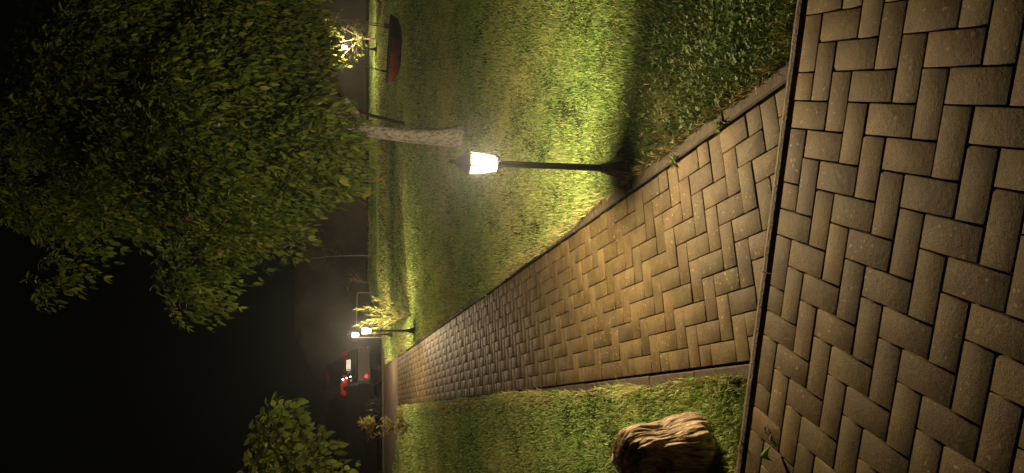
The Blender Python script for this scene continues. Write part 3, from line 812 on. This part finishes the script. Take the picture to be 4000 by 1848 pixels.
add_tube(bm, ring, .016, 8); bmobj('rim', bm, M['knot'], sw, True)
top = Vector((3.35, 12.12, 3.78)) - Vector((3.08, 12.0, 1.2))
for a in (-14.4 + 40, -14.4 - 36, 165.6 + 40, 165.6 - 36):
    p = Vector((.47 * math.cos(R(a)) * 1.0, .47 * math.sin(R(a)), .0)); tp = Vector((top.x + p.x * .55, top.y + p.y * .35, top.z))
    bm = bmesh.new(); add_tube(bm, [p, p.lerp(tp, .35), p.lerp(tp, .7), tp], .0085, 6); bmobj('rope', bm, M['rope'], sw, True)
    bm = bmesh.new(); d = (tp - p).normalized(); add_tube(bm, [p, p + d * .02, p + d * .1, p + d * .11], [.012, .017, .02, .012], 8); bmobj('rope_sleeve', bm, M['knot'], sw, True)

# ------------------------------------------------------------------ thin metal hoops
def hoop(loc, width, h, rz, label):
    bm = bmesh.new(); pts = [(-width / 2, 0, -.05), (-width / 2, 0, h - .05)]
    pts += [(-width / 2 + .05 - .05 * math.cos(R(a)), 0, h - .05 + .05 * math.sin(R(a))) for a in (30, 60, 90)]
    pts += [(width / 2 - .05 + .05 * math.sin(R(a)), 0, h - .05 + .05 * math.cos(R(a))) for a in (0, 30, 60)] + [(width / 2, 0, h - .05), (width / 2, 0, -.05)]
    add_tube(bm, pts, .0095, 8)
    o = bmobj('metal_hoop', bm, M['steel'], None, True); o.location = loc; o.rotation_euler = (0, 0, rz)
    tag(o, label, 'hoop', 'thin metal hoops by the driveway')
hoop((-1.77, 17.0, gz(-1.77, 17)), .77, 1.665 - gz(-1.77, 17), R(1), 'wide thin metal hoop rail behind the bushy young shrub')
hoop((-2.45, 17.45, gz(-2.45, 17.45)), .7, 1.69 - gz(-2.45, 17.45), R(106), 'narrow looking metal hoop rail seen edge on beside the far lamp')

# ------------------------------------------------------------------ parked car
CARX, CARY, CARZ = -4.5, 20.86, .85
car = empty('parked_car', (CARX, CARY, CARZ), label='dark car with glowing red tail lights parked beyond the paver path', cat='car')
car.rotation_mode = 'XYZ'
fw = Vector((-.917, .40, -.045)).normalized(); lf = Vector((-.40, -.915, -.012)); lf = (lf - fw * lf.dot(fw)).normalized(); upv = (-lf).cross(fw)
car.matrix_world = Matrix(((-lf.x, fw.x, upv.x, CARX), (-lf.y, fw.y, upv.y, CARY), (-lf.z, fw.z, upv.z, CARZ), (0, 0, 0, 1)))
paint = plain('dark_car_paint', (.022, .021, .019), .22); paint.node_tree.nodes['Principled BSDF'].inputs['Coat Weight'].default_value = .6
plastic = plain('grey_bumper_plastic', (.15, .135, .115), .4, bump=.1)
glass = plain('dark_car_glass', (.006, .006, .007), .12)
tyre_m = plain('tyre_rubber', (.014, .013, .012), .85); rim_m = plain('alloy_rim', (.2, .18, .16), .35, .8)
chrome = plain('chrome_trim', (.6, .56, .5), .2, 1.0)
red_lit = emit_mat('lit_tail_lamp', (1, .05, .03), .06, (.25, .015, .012), .15)
red_core = emit_mat('lit_lamp_core', (1, .7, .6), 9, (.5, .2, .2))
red_dim = emit_mat('dim_tail_lamp', (1, .05, .04), .05, (.3, .02, .02), .15)
refl = emit_mat('glowing_reflector', (1, .05, .08), 1.6, (.4, .02, .03), .15)  # bumper reflector, with the light it returns painted in as glow
plate_m = plain('white_number_plate', (.85, .82, .76), .5); plate_m.node_tree.nodes['Principled BSDF'].inputs['Emission Color'].default_value = (1, .88, .7, 1); plate_m.node_tree.nodes['Principled BSDF'].inputs['Emission Strength'].default_value = .75
blue_m = plain('blue_plate_band', (.03, .05, .3), .5); black_m = plain('black_lettering', (.02, .02, .02), .6)
def hw(z): return .9 - .03 * abs(z - .75) if z < 1.02 else .89 - (z - 1.02) * .36
def arch(cy, r=.38, n=9): return [(cy - r * math.cos(math.pi * k / (n - 1)), .3 + (r + .02) * math.sin(math.pi * k / (n - 1))) for k in range(n)]
prof = [(-.86, .36), (-.93, .42), (-.945, .58), (-.925, .72), (-.87, .76), (-.85, .98), (-.80, 1.1), (-.72, 1.2), (-.52, 1.56), (-.6, 1.6), (-.35, 1.645), (.4, 1.665), (1.1, 1.64), (1.55, 1.56), (2.35, 1.1), (3.2, .98), (3.42, .86), (3.48, .6), (3.42, .3)] + [(3.03, .3)] + arch(2.65)[::-1] + [(2.27, .27), (.38, .27)] + arch(0)[::-1][1:] + [(-.40, .3)]
cy, cz = 1.2, .85
bm = bmesh.new(); rings = []
for s in (-1, -.965, -.86, -.45, 0, .45, .86, .965, 1):
    k = {1: .0, .965: .012, .86: .022, .45: .03, 0: .034}[abs(s)]
    f = 1 + k - .02
    rings.append([(s * hw(z), cy + (y - cy) * (f if z > .35 else 1 if abs(s) < 1 else 1), z if z < 1.2 else z + k * .8 - .02) for y, z in prof])
add_rings(bm, rings); bmesh.ops.triangulate(bm, faces=[f for f in bm.faces if len(f.verts) > 4])
bmobj('body', bm, paint, car)
def slabp(name, pts, mat, parent, d):      # a thin solid from an outline, thickness along d
    bm = bmesh.new(); a = [bm.verts.new(p) for p in pts]; b = [bm.verts.new(Vector(p) + Vector(d)) for p in pts]; n = len(a)
    bm.faces.new(a); bm.faces.new(b[::-1])
    for i in range(n): bm.faces.new((a[i], a[(i + 1) % n], b[(i + 1) % n], b[i]))
    return bmobj(name, bm, mat, parent)
slabp('rear_window', [(-.62, -.78, 1.2), (.62, -.78, 1.2), (.54, -.59, 1.53), (-.54, -.59, 1.53)], glass, car, (0, .05, .03))
for s in (-1, 1):
    slabp('side_window', [(s * .835, .25, 1.1), (s * .835, 2.1, 1.12), (s * .72, 1.5, 1.5), (s * .7, .3, 1.55), (s * .745, -.35, 1.48), (s * .81, -.5, 1.15)], glass, car, (s * .035, 0, .01))
bm = bmesh.new(); add_rings(bm, [[(x * .93, y, z) for x, z in ((-.9, .4), (.9, .4), (.9, .72), (-.9, .72))] for y in (-.995, -.9)])
bmesh.ops.bevel(bm, geom=bm.edges[:], offset=.03, segments=2, affect='EDGES'); bmp = bmobj('rear_bumper', bm, plastic, car)
bm = bmesh.new(); add_box(bm, (0, -.9, .79), (1.2, .03, .022)); bmobj('tailgate_trim', bm, chrome, car)
bm = bmesh.new(); add_box(bm, (0, -.903, 1.1), (.66, .03, .03)); bmobj('tailgate_handle', bm, chrome, car)
pl = slabp('number_plate', [(-.26, -.925, .93), (.26, -.925, .93), (.26, -.915, 1.045), (-.26, -.915, 1.045)], plate_m, car, (0, .012, 0))
slabp('plate_band', [(-.259, -.928, .931), (-.217, -.928, .931), (-.217, -.918, 1.044), (-.259, -.918, 1.044)], blue_m, pl, (0, .002, 0))
for txt, xx in (('BT', -.135), ('1742', .085)):
    cu = bpy.data.curves.new('plate_text', 'FONT'); cu.body = txt; cu.size = .1; cu.align_x = 'CENTER'; cu.align_y = 'CENTER'; cu.extrude = .0005
    tmp = link(bpy.data.objects.new('plate_text', cu)); me_ = bpy.data.meshes.new_from_object(tmp); bpy.data.objects.remove(tmp)
    me_.materials.clear(); me_.materials.append(black_m)
    to = link(bpy.data.objects.new('plate_lettering', me_), pl); to.location = (xx, -.9245, .987); to.rotation_euler = (R(85), 0, 0)
for s in (-1, 1):
    lit = s < 0
    tl = slabp('tail_light', [(s * .84, -.84, 1.0), (s * .5, -.915, 1.02), (s * .5, -.905, 1.13), (s * .82, -.8, 1.2), (s * .86, -.55, 1.2), (s * .895, -.5, 1.06)][::s], red_lit if lit else red_dim, car, (s * .01, -.018, 0))
    if lit:
        for q in ((-.66, -.905, 1.13), (-.64, -.925, 1.03), (-.6, -.93, .93)):
            bm = bmesh.new(); bmesh.ops.create_uvsphere(bm, u_segments=10, v_segments=6, radius=.026 if q[2] > 1.1 else .02); o = bmobj('lamp_core', bm, red_core, tl, True); o.location = q
    bm = bmesh.new(); add_rings(bm, [[(s * .72 + .075 * math.cos(a * .628), y, .5 + .05 * math.sin(a * .628)) for a in range(10)] for y in (-1.005, -.95)]); bmobj('bumper_reflector', bm, refl if lit else red_dim, car)
bm = bmesh.new(); add_box(bm, (0, -.655, 1.605), (.34, .03, .02)); bmobj('brake_light', bm, red_dim, car)
for s in (-1, 1):
    for y in (0, 2.65):
        bm = bmesh.new(); rr = [(.19, -.11), (.33, -.1), (.345, -.06), (.345, .06), (.33, .1), (.2, .11)]
        add_rings(bm, [[(s * .8 + x, y + r_ * math.cos(2 * math.pi * k / 28), .345 + r_ * math.sin(2 * math.pi * k / 28)) for k in range(28)] for r_, x in rr])
        wh = bmobj('wheel', bm, tyre_m, car, True)
        bm = bmesh.new(); ox = s * .905
        add_tube(bm, [(ox, y + .215 * math.cos(2 * math.pi * k / 28), .345 + .215 * math.sin(2 * math.pi * k / 28)) for k in range(29)], .013, 6)
        for k in range(5):
            a = 2 * math.pi * (k + .25) / 5; add_tube(bm, [(ox, y, .345), (ox + s * .01, y + .1 * math.cos(a), .345 + .1 * math.sin(a)), (ox, y + .21 * math.cos(a), .345 + .21 * math.sin(a))], [.026, .016, .02], 6)
        bmobj('rim', bm, rim_m, wh)
bm = bmesh.new(); add_box(bm, (-.96, 1.85, 1.1), (.16, .1, .12)); bmesh.ops.bevel(bm, geom=bm.edges[:], offset=.025, segments=2, affect='EDGES'); bmobj('wing_mirror', bm, paint, car)

# ------------------------------------------------------------------ weathered stump
m, nt, b_ = new_mat('weathered_wood')
tc = nd(nt, 'ShaderNodeTexCoord').outputs['Object']; mp = nd(nt, 'ShaderNodeMapping'); mp.inputs['Scale'].default_value = (1, 1, .16); nt.links.new(tc, mp.inputs['Vector'])
rr = ramp(nt, [(.35, (.05, .03, .016)), (.45, (.36, .27, .16)), (.56, (.72, .58, .39))]); nt.links.new(noise(nt, mp.outputs[0], 38, 8, .65, .8), rr.inputs['Fac']); nt.links.new(rr.outputs['Color'], b_.inputs['Base Color'])
bp = nd(nt, 'ShaderNodeBump'); bp.inputs['Strength'].default_value = .9; bp.inputs['Distance'].default_value = .012
nt.links.new(noise(nt, mp.outputs[0], 60, 8, .7, .6), bp.inputs['Height']); nt.links.new(bp.outputs['Normal'], b_.inputs['Normal']); b_.inputs['Roughness'].default_value = .95; b_.inputs['Specular IOR Level'].default_value = .15
def fbm3(x, y, z, seed, f, octv=4):
    r = np.random.default_rng(seed); out = 0; amp = 1
    for k in range(octv):
        for j in range(4):
            v = r.normal(size=3); v /= np.linalg.norm(v); ff = f * 1.9 ** k * r.uniform(.7, 1.3)
            out = out + amp * np.sin((x * v[0] + y * v[1] + z * v[2]) * ff + r.uniform(0, 6.28)) / 4
        amp *= .6
    return out
na, nz = 520, 150; a = np.linspace(0, 2 * np.pi, na, endpoint=False); zz = np.linspace(-.06, .43, nz)
A, Z = np.meshgrid(a, zz); u = (Z + .06) / .49
ca, sa = np.cos(A), np.sin(A)
cr_ = (np.abs(ca) ** 3.4 + np.abs(sa) ** 3.4) ** (-1 / 3.4)
qx, qy = ca * cr_, sa * cr_
wv_ = .02 * fbm3(qx, qy, Z * 4, 311, 3, 3)
gx_, gy_ = qx * .26 + wv_, qy * .15 + wv_
grain = -.012 * np.abs(fbm3(gx_, gy_, Z * .1, 301, 55, 4)) - .007 * np.abs(fbm3(gx_, gy_, Z * .07, 302, 150, 3)) - .02 * np.clip(fbm3(gx_, gy_, Z * .25, 308, 45, 2) - .35, 0, 1) - .03 * np.clip(fbm3(qx * .26, qy * .15, Z * .9, 309, 30, 2) - .45, 0, 1)
lump = .02 * fbm3(qx * .3, qy * .2, Z * .6, 303, 9, 3)
foot = .045 * np.exp(-((qx - .9) ** 2) / .15 - ((Z - .06) / .11) ** 2)
hole = -.05 * np.exp(-((qx - .35) ** 2) / .03 - ((Z - .27) ** 2) / .0012 - ((qy + 1) ** 2) / .05) - .03 * np.exp(-((qx + .1) ** 2) / .02 - ((Z - .33) ** 2) / .002)
sh = 1 - .22 * np.clip((u - .78) / .22, 0, 1) ** 2 - .35 * np.clip((u - .93) / .07, 0, 1) ** 2
step = .026 * ss(.72, .42, u + .05 * qy + .06 * np.sin(qy * 9)) * ss(-.2, .5, qx)
dd = grain + lump + foot + hole + step + .006
lx = qx * .245 * sh + qx * dd; ly = qy * .105 * sh + qy * dd
rz_ = R(-17); cz_, sz_ = math.cos(rz_), math.sin(rz_)
V = np.stack([lx * cz_ - ly * sz_, lx * sz_ + ly * cz_, Z + (.035 * fbm3(qx, qy, Z * 0, 305, 4, 3) + .022 * np.abs(fbm3(qx, qy, Z * 0, 306, 22, 3))) * u ** 4], -1).reshape(-1, 3)
i = np.arange(nz - 1)[:, None] * na; k = np.arange(na)[None]; k2 = (k + 1) % na
F = np.stack([i + k, i + k2, i + na + k2, i + na + k], -1).reshape(-1, 4)
topc = V[-na:].mean(0) - [0, 0, .02]; V = np.concatenate([V, [topc]]); Tt = np.stack([(nz - 1) * na + np.arange(na), (nz - 1) * na + (np.arange(na) + 1) % na, np.full(na, len(V) - 1)], -1)
stump = npmesh('tree_stump', V, [F, Tt], m, smooth=True); stump.scale = (.95, .95, .95); stump.location = (-1.11, 3.14, plane_z(-1.1, 3.14))
tag(stump, 'weathered light brown wooden stump standing in the left lawn', 'stump')

# ------------------------------------------------------------------ leaf, twig and weeds on the pavers
gm = M['leaf']
def fallen_leaf(loc, yaw, L, W, label):
    n, mm = 9, 7; V = []
    for i in range(n):
        u = i / (n - 1); wd = W * math.sin(math.pi * min(1, u * .94 + .04)) ** .75
        for j in range(mm):
            v = j / (mm - 1) * 2 - 1; V.append((L * u * (1 - .12 * u), v * wd * .5 * (.62), .012 + abs(v) ** 1.3 * wd * .42 + .03 * math.sin(u * 2.6) + .002 * math.sin(9 * u + 4 * v)))
    F = [[i * mm + j, i * mm + j + 1, (i + 1) * mm + j + 1, (i + 1) * mm + j] for i in range(n - 1) for j in range(mm - 1)]
    o = npmesh('fallen_leaf', V, [np.array(F)], gm, None, np.tile([.16, .32, .03], (len(V), 1)), True); o.location = loc; o.rotation_euler = (0, 0, yaw)
    s = o.modifiers.new('t', 'SOLIDIFY'); s.thickness = .0006
    bm = bmesh.new(); add_tube(bm, bez((0, 0, .012), (-.02, .004, .035), (-.042, -.004, .004), 7), .0014, 5); bmobj('stalk', bm, plain('leaf_stalk', (.4, .32, .16), .7), o, True)
    tag(o, label, 'leaf')
fallen_leaf((-.80, 2.505, .0), R(205), .068, .05, 'curled green fallen leaf on the courtyard pavers at lower left')
fallen_leaf((.80, 2.55, .012), R(250), .034, .016, 'small yellow green leaf lying in the grass beside the right end of the kerb')
bm = bmesh.new(); rt = random.Random(4); cat = bez((-.735, 2.57, .006), (-.765, 2.555, .02), (-.79, 2.515, .008), 14)
add_tube(bm, cat, .0018, 5)
for p in cat[1:]:
    for k in range(3):
        q = p + Vector((rt.uniform(-.005, .005), rt.uniform(-.005, .005), rt.uniform(-.001, .005))); bmesh.ops.create_icosphere(bm, subdivisions=1, radius=rt.uniform(.0018, .0035), matrix=Matrix.Translation(q))
tag(bmobj('dry_catkin', bm, plain('dry_catkin', (.3, .22, .13), .9, var=.5, vscale=200)), 'dry brown catkin lying in a paver joint beside the green leaf', 'twig')
def weed(loc, n, h, seed, label, tint=(.09, .15, .03), dead=False):
    r = np.random.default_rng(seed); P = r.normal(0, .012 if not dead else .02, (n, 3)) * [1, 1, 0]; D = r.normal(0, .6, (n, 3)); D[:, 2] = np.abs(D[:, 2]) + .45
    L = h * r.uniform(.5, 1.2, n); V, C = leaves(P, D, L, L * .1 + .0018, r.uniform(.1, .6, n), r.normal(0, .6, n), tint_rand(r, n, tint, (tint[0] * 1.8, tint[1] * 1.5, tint[2] * 1.5)))
    o = npmesh('weed_tuft', V, leaf_polys(len(V)), M['leaf'], None, C); o.location = loc; tag(o, label, 'weed', 'weeds along the paving joints')
weed(path_pt(-.22, PATH_R + .02, 0), 45, .045, 1, 'green weed tuft growing on the edging stone at the right path corner')
weed(path_pt(.22, PATH_R + .01, 0), 26, .05, 2, 'small weed growing in the joint of the right path edging stones')
weed(path_pt(.95, PATH_R + .0, -.002), 22, .028, 3, 'tiny dark weed on the right path edging nearer the lamp', (.05, .09, .03))
weed(path_pt(1.12, PATH_R - .0, -.002), 14, .02, 4, 'tiniest weed on the right path edging closest to the lamp', (.05, .09, .03))
weed((-.86, 2.78, -.03), 40, .09, 6, 'long drooping grass tuft at the foot of the wooden stump')
weed((-.7, 2.735, -.02), 24, .05, 7, 'short weed tuft between the kerb and the left lawn')

# ------------------------------------------------------------------ thin haze added to imitate lens glow round the lamps
hm = bpy.data.materials.new('glow_haze'); hm.use_nodes = True
for n in list(hm.node_tree.nodes):
    if n.type == 'BSDF_PRINCIPLED': hm.node_tree.nodes.remove(n)
pv = hm.node_tree.nodes.new('ShaderNodeVolumePrincipled'); pv.inputs['Color'].default_value = (.82, .9, 1, 1); pv.inputs['Density'].default_value = HAZE; pv.inputs['Anisotropy'].default_value = .85
hm.node_tree.links.new(pv.outputs[0], hm.node_tree.nodes['Material Output'].inputs['Volume'])
bm = bmesh.new(); add_box(bm, (0, 30, 4), (144, 124, 16))
tag(bmobj('haze', bm, hm), kind='stuff')
